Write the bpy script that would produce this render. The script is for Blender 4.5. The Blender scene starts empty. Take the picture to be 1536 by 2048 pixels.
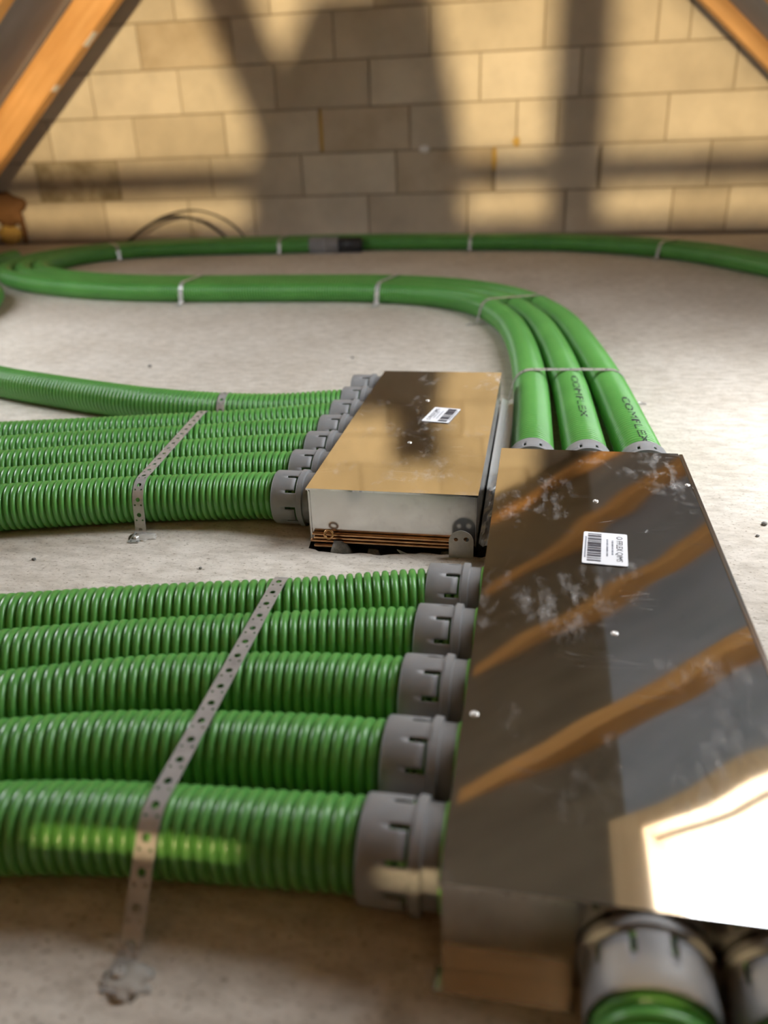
import bpy, bmesh, math, random
import numpy as np
from mathutils import Vector, Matrix, noise

random.seed(7)
sc = bpy.context.scene
COL = sc.collection
PI = math.pi

# ------------------------------------------------------------------ camera, world, lights, exposure
cam_d = bpy.data.cameras.new('camera')
cam = bpy.data.objects.new('camera', cam_d)
COL.objects.link(cam)
sc.camera = cam
cam_d.sensor_fit = 'VERTICAL'
cam_d.sensor_height = 48.0
cam_d.sensor_width = 36.0
cam_d.lens = 1600.0 / 2048.0 * 48.0
cam_d.clip_start = 0.02
_p, _y, _r = math.radians(25.11), math.radians(11.38), math.radians(-2.16)
_f0 = Vector((-math.sin(_y), math.cos(_y), 0)); _r0 = Vector((math.cos(_y), math.sin(_y), 0)); _u0 = Vector((0, 0, 1))
_fw = _f0 * math.cos(_p) - _u0 * math.sin(_p); _up = _u0 * math.cos(_p) + _f0 * math.sin(_p)
_ri = _r0 * math.cos(_r) + _up * math.sin(_r); _uu = -_r0 * math.sin(_r) + _up * math.cos(_r)
cam.matrix_world = Matrix(((_ri.x, _uu.x, -_fw.x, 0), (_ri.y, _uu.y, -_fw.y, 0), (_ri.z, _uu.z, -_fw.z, 0.66), (0, 0, 0, 1)))
cam_d.dof.use_dof = True
cam_d.dof.focus_distance = 1.36
cam_d.dof.aperture_fstop = 3.0

sc.view_settings.view_transform = 'Standard'
sc.view_settings.look = 'None'
sc.view_settings.gamma = 1.0
sc.view_settings.use_curve_mapping = False
sc.view_settings.exposure = 0.42
sc.cycles.use_adaptive_sampling = True; sc.cycles.adaptive_threshold = 0.05
sc.cycles.max_bounces = 5; sc.cycles.diffuse_bounces = 4; sc.cycles.glossy_bounces = 4; sc.cycles.transparent_max_bounces = 6
sc.cycles.caustics_reflective = False; sc.cycles.caustics_refractive = False

world = bpy.data.worlds.new('sky'); sc.world = world
world.use_nodes = True
bg = world.node_tree.nodes['Background']
bg.inputs['Color'].default_value = (0.97, 0.98, 1.0, 1)     # even overcast sky
bg.inputs['Strength'].default_value = 15.0

LAMP = Vector((-0.40, -2.60, 1.15))                             # halogen work lamp behind the photographer
LAMP_W = 600.0

# roof planes (undersides of the rafters)
RX, RZ, RS = -1.036, 2.874, 0.873                               # ridge x, ridge z, slope
def roof_z(x): return RZ - RS * abs(x - RX)
Y_BACK, Y_FRONT = 5.90, -3.2

# ------------------------------------------------------------------ helpers
def setp(o, label=None, cat=None, group=None, kind=None):
    if label: o['label'] = label
    if cat: o['category'] = cat
    if group: o['group'] = group
    if kind: o['kind'] = kind
    return o

def mesh_from(name, verts, faces, smooth=False):
    me = bpy.data.meshes.new(name)
    me.from_pydata([tuple(v) for v in verts], [], [tuple(f) for f in faces])
    if smooth: me.polygons.foreach_set('use_smooth', [True] * len(me.polygons))
    me.update()
    return me

def obj(name, me, mat=None, parent=None):
    """link a mesh given in world coordinates; a child is shifted into its (unrotated) parent's frame"""
    o = bpy.data.objects.new(name, me)
    COL.objects.link(o)
    if mat is not None and len(me.materials) == 0: me.materials.append(mat)
    if parent is not None:
        o.parent = parent
        q = parent; off = Vector((0, 0, 0))
        while q is not None: off += q.location; q = q.parent
        o.location = -off
    return o

def empty(name, loc):
    o = bpy.data.objects.new(name, None); o.empty_display_size = 0.1
    COL.objects.link(o); o.location = loc
    return o

def new_bm(): return bmesh.new()
def bm_mesh(name, bm, smooth=False):
    me = bpy.data.meshes.new(name); bm.to_mesh(me); bm.free()
    if smooth: me.polygons.foreach_set('use_smooth', [True] * len(me.polygons))
    return me

def box_mesh(name, lo, hi, bev=0.0, M=None, seg=1):
    bm = bmesh.new()
    bmesh.ops.create_cube(bm, size=1)
    for v in bm.verts:
        v.co = Vector([lo[i] + (v.co[i] + 0.5) * (hi[i] - lo[i]) for i in range(3)])
    if bev: bmesh.ops.bevel(bm, geom=list(bm.edges), offset=bev, segments=seg, affect='EDGES', profile=0.5)
    if M is not None: bm.transform(M)
    return bm_mesh(name, bm)

def poly_prism(name, pts, d):
    """extrude a planar polygon (3D points) by vector d"""
    n = len(pts)
    v = [Vector(q) for q in pts] + [Vector(q) + Vector(d) for q in pts]
    f = [tuple(range(n))[::-1], tuple(range(n, 2 * n))] + [(i, (i + 1) % n, n + (i + 1) % n, n + i) for i in range(n)]
    me = mesh_from(name, v, f)
    bm = bmesh.new(); bm.from_mesh(me); bmesh.ops.recalc_face_normals(bm, faces=bm.faces); bm.to_mesh(me); bm.free()
    return me

def lathe_mesh(name, prof, seg=48, smooth=True, close=False):
    """profile of (z, r) about the local z axis"""
    v, f = [], []
    for (z, r) in prof:
        for k in range(seg):
            a = 2 * PI * k / seg
            v.append((r * math.cos(a), r * math.sin(a), z))
    n = len(prof)
    for i in range(n - 1 if not close else n):
        j = (i + 1) % n
        for k in range(seg):
            f.append((i * seg + k, i * seg + (k + 1) % seg, j * seg + (k + 1) % seg, j * seg + k))
    return mesh_from(name, v, f, smooth)

def catmull(pts, step):
    P = np.array(pts, float)
    P = np.vstack([2 * P[0] - P[1], P, 2 * P[-1] - P[-2]])
    out = []
    for i in range(1, len(P) - 2):
        p0, p1, p2, p3 = P[i - 1], P[i], P[i + 1], P[i + 2]
        t0 = 0; t1 = np.linalg.norm(p1 - p0) ** .5; t2 = t1 + np.linalg.norm(p2 - p1) ** .5; t3 = t2 + np.linalg.norm(p3 - p2) ** .5
        for t in np.linspace(t1, t2, 60, endpoint=False):
            a1 = (t1 - t) / (t1 - t0) * p0 + (t - t0) / (t1 - t0) * p1
            a2 = (t2 - t) / (t2 - t1) * p1 + (t - t1) / (t2 - t1) * p2
            a3 = (t3 - t) / (t3 - t2) * p2 + (t - t2) / (t3 - t2) * p3
            b1 = (t2 - t) / (t2 - t0) * a1 + (t - t0) / (t2 - t0) * a2
            b2 = (t3 - t) / (t3 - t1) * a2 + (t - t1) / (t3 - t1) * a3
            out.append((t2 - t) / (t2 - t1) * b1 + (t - t1) / (t2 - t1) * b2)
    out.append(P[-2])
    return np.array(out)

class Path:
    def __init__(s, pts):
        s.d = catmull(pts, 0)
        s.s = np.concatenate([[0], np.cumsum(np.linalg.norm(np.diff(s.d, axis=0), axis=1))])
        s.L = s.s[-1]
    def at(s, u):
        return np.stack([np.interp(u, s.s, s.d[:, k]) for k in range(3)], axis=-1)
    def frame(s, u):
        u = np.atleast_1d(np.asarray(u, float))
        c = s.at(u); e = 0.012
        t = s.at(np.clip(u + e, 0, s.L)) - s.at(np.clip(u - e, 0, s.L))
        t /= np.linalg.norm(t, axis=1)[:, None]
        up = np.array([0, 0, 1.0])
        side = np.cross(t, up); side /= np.linalg.norm(side, axis=1)[:, None]
        nn = np.cross(side, t)
        return c, t, side, nn

R_OUT, R_IN, RIB = 0.0452, 0.0378, 0.0128
PROF6 = [(0.0, R_IN), (0.11, R_IN), (0.20, 0.0429), (0.36, 0.0449), (0.55, R_OUT), (0.74, 0.0449), (0.91, 0.0429)]
PROF4 = [(0.0, R_IN), (0.22, 0.0446), (0.50, R_OUT), (0.78, 0.0446)]
def duct_radius(u, prof=PROF6):
    x = (u / RIB) % 1.0
    ks = [k for k, _ in prof] + [1.0]; rs = [r for _, r in prof] + [prof[0][1]]
    return np.interp(x, ks, rs)

def duct_mesh(name, path, seg=36, prof=PROF6, u0=0.0, u1=None):
    u1 = path.L if u1 is None else u1
    n = int((u1 - u0) / RIB)
    us, rs = [], []
    for i in range(n):
        for (k, r) in prof:
            us.append(u0 + (i + k) * RIB); rs.append(r)
    us.append(u0 + n * RIB); rs.append(R_IN)
    us = np.array(us); rs = np.array(rs)
    c, t, sd, nn = path.frame(us)
    a = np.linspace(0, 2 * PI, seg, endpoint=False)
    V = c[:, None, :] + rs[:, None, None] * (np.cos(a)[None, :, None] * nn[:, None, :] + np.sin(a)[None, :, None] * sd[:, None, :])
    m = len(us)
    idx = np.arange(m * seg).reshape(m, seg)
    q = np.stack([idx[:-1], np.roll(idx, -1, 1)[:-1], np.roll(idx, -1, 1)[1:], idx[1:]], axis=-1).reshape(-1, 4)
    q = q[:, ::-1]
    me = bpy.data.meshes.new(name)
    me.vertices.add(m * seg); me.vertices.foreach_set('co', V.reshape(-1).astype(np.float32))
    me.loops.add(len(q) * 4); me.loops.foreach_set('vertex_index', q.reshape(-1).astype(np.int32))
    me.polygons.add(len(q)); me.polygons.foreach_set('loop_start', np.arange(0, len(q) * 4, 4, dtype=np.int32))
    me.update(calc_edges=True); me.validate()
    me.polygons.foreach_set('use_smooth', [True] * len(me.polygons))
    return me

# ------------------------------------------------------------------ materials
def mat(name):
    m = bpy.data.materials.new(name); m.use_nodes = True
    nt = m.node_tree
    b = nt.nodes['Principled BSDF']
    return m, nt, b
def N(nt, typ, **kw):
    n = nt.nodes.new(typ)
    for k, v in kw.items():
        if k.startswith('i_'): n.inputs[k[2:].replace('_', ' ')].default_value = v
        else: setattr(n, k, v)
    return n
def ramp(nt, stops, interp='LINEAR'):
    r = nt.nodes.new('ShaderNodeValToRGB'); r.color_ramp.interpolation = interp
    el = r.color_ramp.elements
    while len(el) > 1: el.remove(el[-1])
    el[0].position = stops[0][0]; el[0].color = stops[0][1]
    for p, c in stops[1:]:
        e = el.new(p); e.color = c
    return r
def g(v): return (v, v, v, 1)
def noise_tex(nt, coord, scale, detail=4, rough=0.55, mapping=None):
    n = nt.nodes.new('ShaderNodeTexNoise'); n.inputs['Scale'].default_value = scale
    n.inputs['Detail'].default_value = detail; n.inputs['Roughness'].default_value = rough
    src = coord
    if mapping:
        mp = nt.nodes.new('ShaderNodeMapping'); mp.inputs['Scale'].default_value = mapping
        nt.links.new(coord, mp.inputs['Vector']); src = mp.outputs['Vector']
    nt.links.new(src, n.inputs['Vector'])
    return n
def position(nt):
    return nt.nodes.new('ShaderNodeNewGeometry').outputs['Position']
def bump(nt, b, h, strength, dist):
    n = nt.nodes.new('ShaderNodeBump'); n.inputs['Strength'].default_value = strength; n.inputs['Distance'].default_value = dist
    nt.links.new(h, n.inputs['Height']); nt.links.new(n.outputs['Normal'], b.inputs['Normal'])
def mixc(nt, fac, a, bb, mode='MIX'):
    m = nt.nodes.new('ShaderNodeMix'); m.data_type = 'RGBA'; m.blend_type = mode
    if isinstance(fac, float): m.inputs[0].default_value = fac
    else: nt.links.new(fac, m.inputs[0])
    for v, s in ((a, 6), (bb, 7)):
        if isinstance(v, tuple): m.inputs[s].default_value = v
        else: nt.links.new(v, m.inputs[s])
    return m.outputs[2]

# concrete floor
M_FLOOR, nt, b = mat('concrete_floor')
P = position(nt)
n1 = noise_tex(nt, P, 2.2, 5, 0.6); n2 = noise_tex(nt, P, 26, 6, 0.7, (0.8, 1.7, 1.0)); n3 = noise_tex(nt, P, 130, 3, 0.6, (1.0, 1.6, 1.0))
r1 = ramp(nt, [(0.3, (0.64, 0.575, 0.49, 1)), (0.7, (0.79, 0.735, 0.655, 1))]); nt.links.new(n1.outputs['Fac'], r1.inputs[0])
r2 = ramp(nt, [(0.32, (0.70, 0.68, 0.65, 1)), (0.60, (1, 1, 1, 1))]); nt.links.new(n2.outputs['Fac'], r2.inputs[0])
c = mixc(nt, 1.0, r1.outputs[0], r2.outputs[0], 'MULTIPLY')
r3 = ramp(nt, [(0.30, (0.50, 0.46, 0.40, 1)), (0.42, (1, 1, 1, 1))]); nt.links.new(n3.outputs['Fac'], r3.inputs[0])
c = mixc(nt, 1.0, c, r3.outputs[0], 'MULTIPLY')
nt.links.new(c, b.inputs['Base Color']); b.inputs['Roughness'].default_value = 0.85
bump(nt, b, n2.outputs['Fac'], 0.5, 0.004)

M_RUBBLE, nt, b = mat('broken_concrete')
P = position(nt); n1 = noise_tex(nt, P, 60, 5, 0.7)
r1 = ramp(nt, [(0.3, (0.12, 0.12, 0.11, 1)), (0.7, (0.30, 0.29, 0.27, 1))]); nt.links.new(n1.outputs['Fac'], r1.inputs[0])
nt.links.new(r1.outputs[0], b.inputs['Base Color']); b.inputs['Roughness'].default_value = 0.9
bump(nt, b, n1.outputs['Fac'], 0.6, 0.006)

# green duct plastic
M_GREEN, nt, b = mat('green_plastic')
P = position(nt); n1 = noise_tex(nt, P, 9, 3, 0.5)
r1 = ramp(nt, [(0.35, (0.098, 0.315, 0.066, 1)), (0.7, (0.122, 0.372, 0.080, 1))]); nt.links.new(n1.outputs['Fac'], r1.inputs[0])
nt.links.new(r1.outputs[0], b.inputs['Base Color']); b.inputs['Roughness'].default_value = 0.29
b.inputs['Specular IOR Level'].default_value = 0.5

M_SEAL, nt, b = mat('light_green_seal'); b.inputs['Base Color'].default_value = (0.22, 0.60, 0.10, 1); b.inputs['Roughness'].default_value = 0.5
M_GREY, nt, b = mat('grey_plastic')
P = position(nt); n1 = noise_tex(nt, P, 30, 3, 0.5)
r1 = ramp(nt, [(0.3, g(0.23)), (0.7, (0.27, 0.27, 0.275, 1))]); nt.links.new(n1.outputs['Fac'], r1.inputs[0])
nt.links.new(r1.outputs[0], b.inputs['Base Color']); b.inputs['Roughness'].default_value = 0.48
M_BLACK, nt, b = mat('black_rubber'); b.inputs['Base Color'].default_value = (0.018, 0.018, 0.02, 1); b.inputs['Roughness'].default_value = 0.5
M_INK, nt, b = mat('black_ink'); b.inputs['Base Color'].default_value = (0.01, 0.02, 0.012, 1); b.inputs['Roughness'].default_value = 0.6
M_PRINT, nt, b = mat('label_ink'); b.inputs['Base Color'].default_value = (0.03, 0.03, 0.05, 1); b.inputs['Roughness'].default_value = 0.6
M_PRINT2, nt, b = mat('label_pale_ink'); b.inputs['Base Color'].default_value = (0.28, 0.30, 0.36, 1); b.inputs['Roughness'].default_value = 0.6
M_LABEL, nt, b = mat('label_paper'); b.inputs['Base Color'].default_value = (0.86, 0.87, 0.90, 1); b.inputs['Roughness'].default_value = 0.55
M_WHITE, nt, b = mat('white_plastic'); b.inputs['Base Color'].default_value = (0.9, 0.9, 0.9, 1); b.inputs['Roughness'].default_value = 0.4

# polished sheet steel with dust smears and scratches
def steel(name, dust=1.0, rough=0.10, base=(0.56, 0.545, 0.525, 1)):
    m, nt, b = mat(name)
    P = position(nt)
    b.inputs['Metallic'].default_value = 1.0
    n1 = noise_tex(nt, P, 7, 6, 0.65, (1.0, 0.75, 1.0)); n2 = noise_tex(nt, P, 55, 4, 0.7, (1.0, 0.35, 1.0)); n3 = noise_tex(nt, P, 3.0, 3, 0.5)
    mul = nt.nodes.new('ShaderNodeMath'); mul.operation = 'MULTIPLY'
    r1 = ramp(nt, [(0.52, g(0)), (0.72, g(1))]); nt.links.new(n1.outputs['Fac'], r1.inputs[0])
    r2 = ramp(nt, [(0.46, g(0)), (0.70, g(1))]); nt.links.new(n2.outputs['Fac'], r2.inputs[0])
    nt.links.new(r1.outputs[0], mul.inputs[0]); nt.links.new(r2.outputs[0], mul.inputs[1])
    # fine scratches: a stretched voronoi edge
    mp = nt.nodes.new('ShaderNodeMapping'); mp.inputs['Scale'].default_value = (3, 46, 3); mp.inputs['Rotation'].default_value = (0, 0, 0.5)
    nt.links.new(P, mp.inputs['Vector'])
    vo = nt.nodes.new('ShaderNodeTexVoronoi'); vo.feature = 'DISTANCE_TO_EDGE'; vo.inputs['Scale'].default_value = 1.5
    nt.links.new(mp.outputs['Vector'], vo.inputs['Vector'])
    r4 = ramp(nt, [(0.0, g(0.5)), (0.012, g(0))]); nt.links.new(vo.outputs['Distance'], r4.inputs[0])
    n5 = noise_tex(nt, P, 11, 2, 0.5); r5 = ramp(nt, [(0.58, g(0)), (0.66, g(1))]); nt.links.new(n5.outputs['Fac'], r5.inputs[0])
    sm = nt.nodes.new('ShaderNodeMath'); sm.operation = 'MULTIPLY'
    nt.links.new(r4.outputs[0], sm.inputs[0]); nt.links.new(r5.outputs[0], sm.inputs[1])
    mx = nt.nodes.new('ShaderNodeMath'); mx.operation = 'MAXIMUM'
    nt.links.new(mul.outputs[0], mx.inputs[0]); nt.links.new(sm.outputs[0], mx.inputs[1])
    ds = nt.nodes.new('ShaderNodeMath'); ds.operation = 'MULTIPLY'; ds.inputs[1].default_value = 0.55 * dust; ds.use_clamp = True
    nt.links.new(mx.outputs[0], ds.inputs[0])
    b.inputs['Base Color'].default_value = base
    rr = ramp(nt, [(0.3, g(rough * 0.8)), (0.7, g(rough * 1.4))]); nt.links.new(n3.outputs['Fac'], rr.inputs[0])
    nt.links.new(rr.outputs[0], b.inputs['Roughness'])
    d = nt.nodes.new('ShaderNodeBsdfDiffuse'); d.inputs['Color'].default_value = (0.62, 0.60, 0.58, 1)
    ms = nt.nodes.new('ShaderNodeMixShader')
    nt.links.new(ds.outputs[0], ms.inputs[0]); nt.links.new(b.outputs[0], ms.inputs[1]); nt.links.new(d.outputs[0], ms.inputs[2])
    nt.links.new(ms.outputs[0], nt.nodes['Material Output'].inputs['Surface'])
    return m
M_STEEL = steel('polished_sheet_steel', 1.25, 0.045, (0.66, 0.645, 0.625, 1))
M_STEEL2 = steel('sheet_steel_sides', 0.35, 0.16, (0.62, 0.61, 0.59, 1))
M_RIVET, nt, b = mat('rivet_metal'); b.inputs['Base Color'].default_value = (0.80, 0.79, 0.77, 1); b.inputs['Metallic'].default_value = 0.7; b.inputs['Roughness'].default_value = 0.4
M_STRAP, nt, b = mat('galvanised_strap')
P = position(nt); n1 = noise_tex(nt, P, 45, 4, 0.6)
r1 = ramp(nt, [(0.3, (0.42, 0.41, 0.40, 1)), (0.7, (0.58, 0.57, 0.55, 1))]); nt.links.new(n1.outputs['Fac'], r1.inputs[0])
nt.links.new(r1.outputs[0], b.inputs['Base Color']); b.inputs['Metallic'].default_value = 0.35; b.inputs['Roughness'].default_value = 0.33
M_REFL_COPPER, nt, b = mat('coppery_reflection_tone')  # tone of the brown reflection at the box foot, put into the colour
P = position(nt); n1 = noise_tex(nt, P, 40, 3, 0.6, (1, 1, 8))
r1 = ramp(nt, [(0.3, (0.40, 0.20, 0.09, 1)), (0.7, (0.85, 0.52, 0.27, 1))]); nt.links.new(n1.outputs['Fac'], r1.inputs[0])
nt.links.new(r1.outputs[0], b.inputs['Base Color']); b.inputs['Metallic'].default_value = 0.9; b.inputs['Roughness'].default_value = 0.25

# timber
def timber(name, c0, c1, axis):
    m, nt, b = mat(name)
    tc = nt.nodes.new('ShaderNodeTexCoord').outputs['Object']
    sc_ = {'x': (2, 26, 26), 'y': (26, 2, 26), 'z': (26, 26, 2)}[axis]
    n1 = noise_tex(nt, tc, 1.0, 5, 0.6, sc_); n2 = noise_tex(nt, tc, 3.0, 3, 0.5)
    r1 = ramp(nt, [(0.3, c0), (0.7, c1)]); nt.links.new(n1.outputs['Fac'], r1.inputs[0])
    r2 = ramp(nt, [(0.3, g(0.82)), (0.7, g(1))]); nt.links.new(n2.outputs['Fac'], r2.inputs[0])
    nt.links.new(mixc(nt, 1.0, r1.outputs[0], r2.outputs[0], 'MULTIPLY'), b.inputs['Base Color'])
    b.inputs['Roughness'].default_value = 0.6
    bump(nt, b, n1.outputs['Fac'], 0.2, 0.002)
    return m
M_RAFTER = timber('rafter_timber', (0.70, 0.35, 0.11, 1), (0.88, 0.50, 0.20, 1), 'x')
M_TIMBER = timber('sawn_timber', (0.55, 0.38, 0.20, 1), (0.70, 0.50, 0.28, 1), 'z')
M_DARKWOOD = timber('warm_bounce_boards', (0.20, 0.105, 0.035, 1), (0.30, 0.165, 0.06, 1), 'x')  # brown picked to bounce warm fill off the added boards
M_WFRAME = timber('window_timber', (0.66, 0.46, 0.26, 1), (0.78, 0.58, 0.36, 1), 'y')

# roof linings
def lining(name, c0, c1):
    m, nt, b = mat(name)
    P = position(nt); n1 = noise_tex(nt, P, 1.6, 4, 0.5, (1, 3, 1)); n2 = noise_tex(nt, P, 14, 4, 0.6)
    r1 = ramp(nt, [(0.35, c0), (0.65, c1)]); nt.links.new(n1.outputs['Fac'], r1.inputs[0])
    nt.links.new(r1.outputs[0], b.inputs['Base Color']); b.inputs['Roughness'].default_value = 0.6
    bump(nt, b, n2.outputs['Fac'], 0.3, 0.01)
    return m
M_LIN_LOW = lining('grey_roof_membrane', (0.28, 0.31, 0.375, 1), (0.37, 0.40, 0.48, 1))
M_LIN_HI = lining('brown_roof_boarding', (0.145, 0.118, 0.088, 1), (0.21, 0.175, 0.135, 1))

# aerated concrete blocks
M_BLOCK, nt, b = mat('aerated_block')
P = position(nt); oi = nt.nodes.new('ShaderNodeObjectInfo')
n1 = noise_tex(nt, P, 3.0, 5, 0.6); n2 = noise_tex(nt, P, 70, 3, 0.6)
r1 = ramp(nt, [(0.0, (0.56, 0.49, 0.38, 1)), (0.5, (0.66, 0.59, 0.47, 1)), (1.0, (0.72, 0.65, 0.53, 1))]); nt.links.new(oi.outputs['Random'], r1.inputs[0])
r2 = ramp(nt, [(0.32, g(0.80)), (0.62, g(1))]); nt.links.new(n1.outputs['Fac'], r2.inputs[0])
nt.links.new(mixc(nt, 1.0, r1.outputs[0], r2.outputs[0], 'MULTIPLY'), b.inputs['Base Color']); b.inputs['Roughness'].default_value = 0.92
bump(nt, b, n2.outputs['Fac'], 0.35, 0.003)
M_BLOCKD, nt, b = mat('stained_block')
P = position(nt); n1 = noise_tex(nt, P, 6.0, 5, 0.65)
r1 = ramp(nt, [(0.35, (0.22, 0.18, 0.11, 1)), (0.62, (0.46, 0.40, 0.29, 1))]); nt.links.new(n1.outputs['Fac'], r1.inputs[0])
nt.links.new(r1.outputs[0], b.inputs['Base Color']); b.inputs['Roughness'].default_value = 0.92
M_BLOCKM, nt, b = mat('dull_block')
P = position(nt); n1 = noise_tex(nt, P, 4.0, 5, 0.6)
r1 = ramp(nt, [(0.35, (0.46, 0.38, 0.27, 1)), (0.62, (0.58, 0.50, 0.38, 1))]); nt.links.new(n1.outputs['Fac'], r1.inputs[0])
nt.links.new(r1.outputs[0], b.inputs['Base Color']); b.inputs['Roughness'].default_value = 0.92
M_MORTAR, nt, b = mat('joint_mortar'); b.inputs['Base Color'].default_value = (0.34, 0.28, 0.20, 1); b.inputs['Roughness'].default_value = 0.95
M_FOAM, nt, b = mat('yellow_foam'); b.inputs['Base Color'].default_value = (0.58, 0.38, 0.10, 1); b.inputs['Roughness'].default_value = 0.8
M_FOAMB, nt, b = mat('brown_foam'); b.inputs['Base Color'].default_value = (0.16, 0.075, 0.025, 1); b.inputs['Roughness'].default_value = 0.8
M_PLASTER, nt, b = mat('grey_plaster'); b.inputs['Base Color'].default_value = (0.5, 0.47, 0.42, 1); b.inputs['Roughness'].default_value = 0.9
M_GLASS = bpy.data.materials.new('window_glass'); M_GLASS.use_nodes = True; nt = M_GLASS.node_tree
nt.nodes.remove(nt.nodes['Principled BSDF'])
_t = nt.nodes.new('ShaderNodeBsdfTransparent'); _t.inputs['Color'].default_value = (0.96, 0.98, 1, 1)
_g = nt.nodes.new('ShaderNodeBsdfGlossy'); _g.inputs['Roughness'].default_value = 0.02
_m = nt.nodes.new('ShaderNodeMixShader'); _m.inputs[0].default_value = 0.06
nt.links.new(_t.outputs[0], _m.inputs[1]); nt.links.new(_g.outputs[0], _m.inputs[2]); nt.links.new(_m.outputs[0], nt.nodes['Material Output'].inputs['Surface'])
M_LAMPGLASS, nt, b = mat('lamp_housing'); b.inputs['Base Color'].default_value = (0.75, 0.5, 0.05, 1); b.inputs['Roughness'].default_value = 0.5

# ------------------------------------------------------------------ the setting
X_L, X_R = RX - RZ / RS - 0.35, RX + RZ / RS + 0.35
# floor slab with a ragged chased-out hole in front of and beside the middle box
hole = [(-0.384, 1.216), (-0.352, 1.206), (-0.318, 1.203), (-0.285, 1.209), (-0.25, 1.205), (-0.215, 1.213), (-0.18, 1.224), (-0.15, 1.219), (-0.12, 1.226),
        (-0.085, 1.217), (-0.062, 1.226), (-0.050, 1.25), (-0.048, 1.36), (-0.052, 1.48), (-0.07, 1.515), (-0.10, 1.520), (-0.14, 1.50), (-0.38, 1.50), (-0.39, 1.30)]
bm = bmesh.new()
outer = [bm.verts.new((x, y, 0)) for x, y in ((X_L, Y_FRONT), (X_R, Y_FRONT), (X_R, Y_BACK + .3), (X_L, Y_BACK + .3))]
fine = []
for i in range(len(hole)):
    a = Vector((*hole[i], 0)); c_ = Vector((*hole[(i + 1) % len(hole)], 0))
    for k in range(3):
        q = a.lerp(c_, k / 3); w = noise.noise(q * 60) * 0.005
        fine.append(bm.verts.new((q.x + w, q.y + noise.noise(q * 60 + Vector((9, 0, 0))) * 0.005, 0)))
ed = [bm.edges.new((outer[i], outer[(i + 1) % 4])) for i in range(4)] + [bm.edges.new((fine[i], fine[(i + 1) % len(fine)])) for i in range(len(fine))]
bmesh.ops.triangle_fill(bm, use_beauty=True, edges=ed)
for f in bm.faces:
    if f.normal.z < 0: f.normal_flip()
low = [bm.verts.new((v.co.x, v.co.y, -0.055)) for v in fine]
n = len(fine)
for i in range(n):
    f = bm.faces.new((fine[i], fine[(i + 1) % n], low[(i + 1) % n], low[i])); f.material_index = 1
f = bm.faces.new(low); f.material_index = 1
me = bm_mesh('floor', bm); me.materials.append(M_FLOOR); me.materials.append(M_RUBBLE)
floor = setp(obj('floor', me), kind='structure')

# gable wall: mortar backing with every block a child
def gable(x0, x1, y, t):
    return poly_prism('gable', [(x0, y, 0), (x1, y, 0), (RX, y, RZ + 0.45)], (0, t, 0))
wall_back = setp(obj('wall_back', gable(X_L - .2, X_R + .2, Y_BACK + 0.012, 0.25), M_MORTAR), kind='structure')
course_z = [0.02, 0.297, 0.572, 0.848, 1.130, 1.41, 1.69, 1.965, 2.24, 2.515, 2.79]
joints = {0: [-3.237, -2.563, -2.065, -1.216, -0.518, 0.142, 0.831, 1.18], 1: [-3.743, -3.082, -2.359, -1.685, -1.011, -0.355, 0.353, 1.034],
          2: [-3.574, -2.905, -2.222, -1.538, -0.911, -0.201, 0.064, 0.745], 3: [-3.182, -2.519, -1.83, -1.176, -0.445, 0.191, 1.118],
          4: [-2.778, -2.102, -1.407, -0.77, -0.047, 0.633, 0.823], 5: [-1.825, -1.123, -0.55, 0.10, 0.632]}
stained = {(1, -3.743)}; dull = {(2, -1.538), (1, -1.011), (4, -2.778)}
wide = {(2, -1.538): 0.022, (1, -0.355): 0.026}
for ci in range(len(course_z) - 1):
    z0, z1 = course_z[ci] + 0.004, course_z[ci + 1] - 0.004
    js = list(joints.get(ci, [RX + 0.33 * (ci % 2) - 0.66 * k for k in (2, 1, 0, -1, -2)]))
    while min(js) > X_L - .3: js.insert(0, min(js) - 0.665)
    while max(js) < X_R + .3: js.append(max(js) + 0.665)
    js.sort()
    for a, c_ in zip(js[:-1], js[1:]):
        zt = z1
        lim = lambda z: (RX - (RZ + 0.25 - z) / RS, RX + (RZ + 0.25 - z) / RS)
        l0, l1 = lim(z0); xa, xb = max(a, l0), min(c_, l1)
        if xb - xa < 0.08: continue
        ga = wide.get((ci, a), 0.005)
        pr = 0.006 * (random.random() - 0.5)
        xa2, xb2 = xa + ga, xb - 0.004
        # trim the block to the slope of the verge
        t0, t1 = lim(z1)
        xt0, xt1 = max(xa2, t0), min(xb2, t1)
        if xt1 - xt0 < 0.03: xt0 = xt1 = None
        bm = bmesh.new()
        ring = [(xa2, z0), (xb2, z0)] + ([(xt1, z1), (xt0, z1)] if xt0 is not None else [((xa2 + xb2) / 2, z1)])
        fv = [bm.verts.new((x, Y_BACK + pr, z)) for x, z in ring]; bv = [bm.verts.new((x, Y_BACK + 0.06, z)) for x, z in ring]
        fr = bm.faces.new(fv)
        m_ = len(ring)
        for i in range(m_): bm.faces.new((fv[(i + 1) % m_], fv[i], bv[i], bv[(i + 1) % m_]))
        bmesh.ops.recalc_face_normals(bm, faces=bm.faces)
        bmesh.ops.bevel(bm, geom=list(fr.edges), offset=0.004, segments=1, affect='EDGES')
        key = (ci, a)
        o = obj('block', bm_mesh('block', bm), M_BLOCKD if key in stained else M_BLOCKM if key in dull else M_BLOCK, wall_back)
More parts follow.
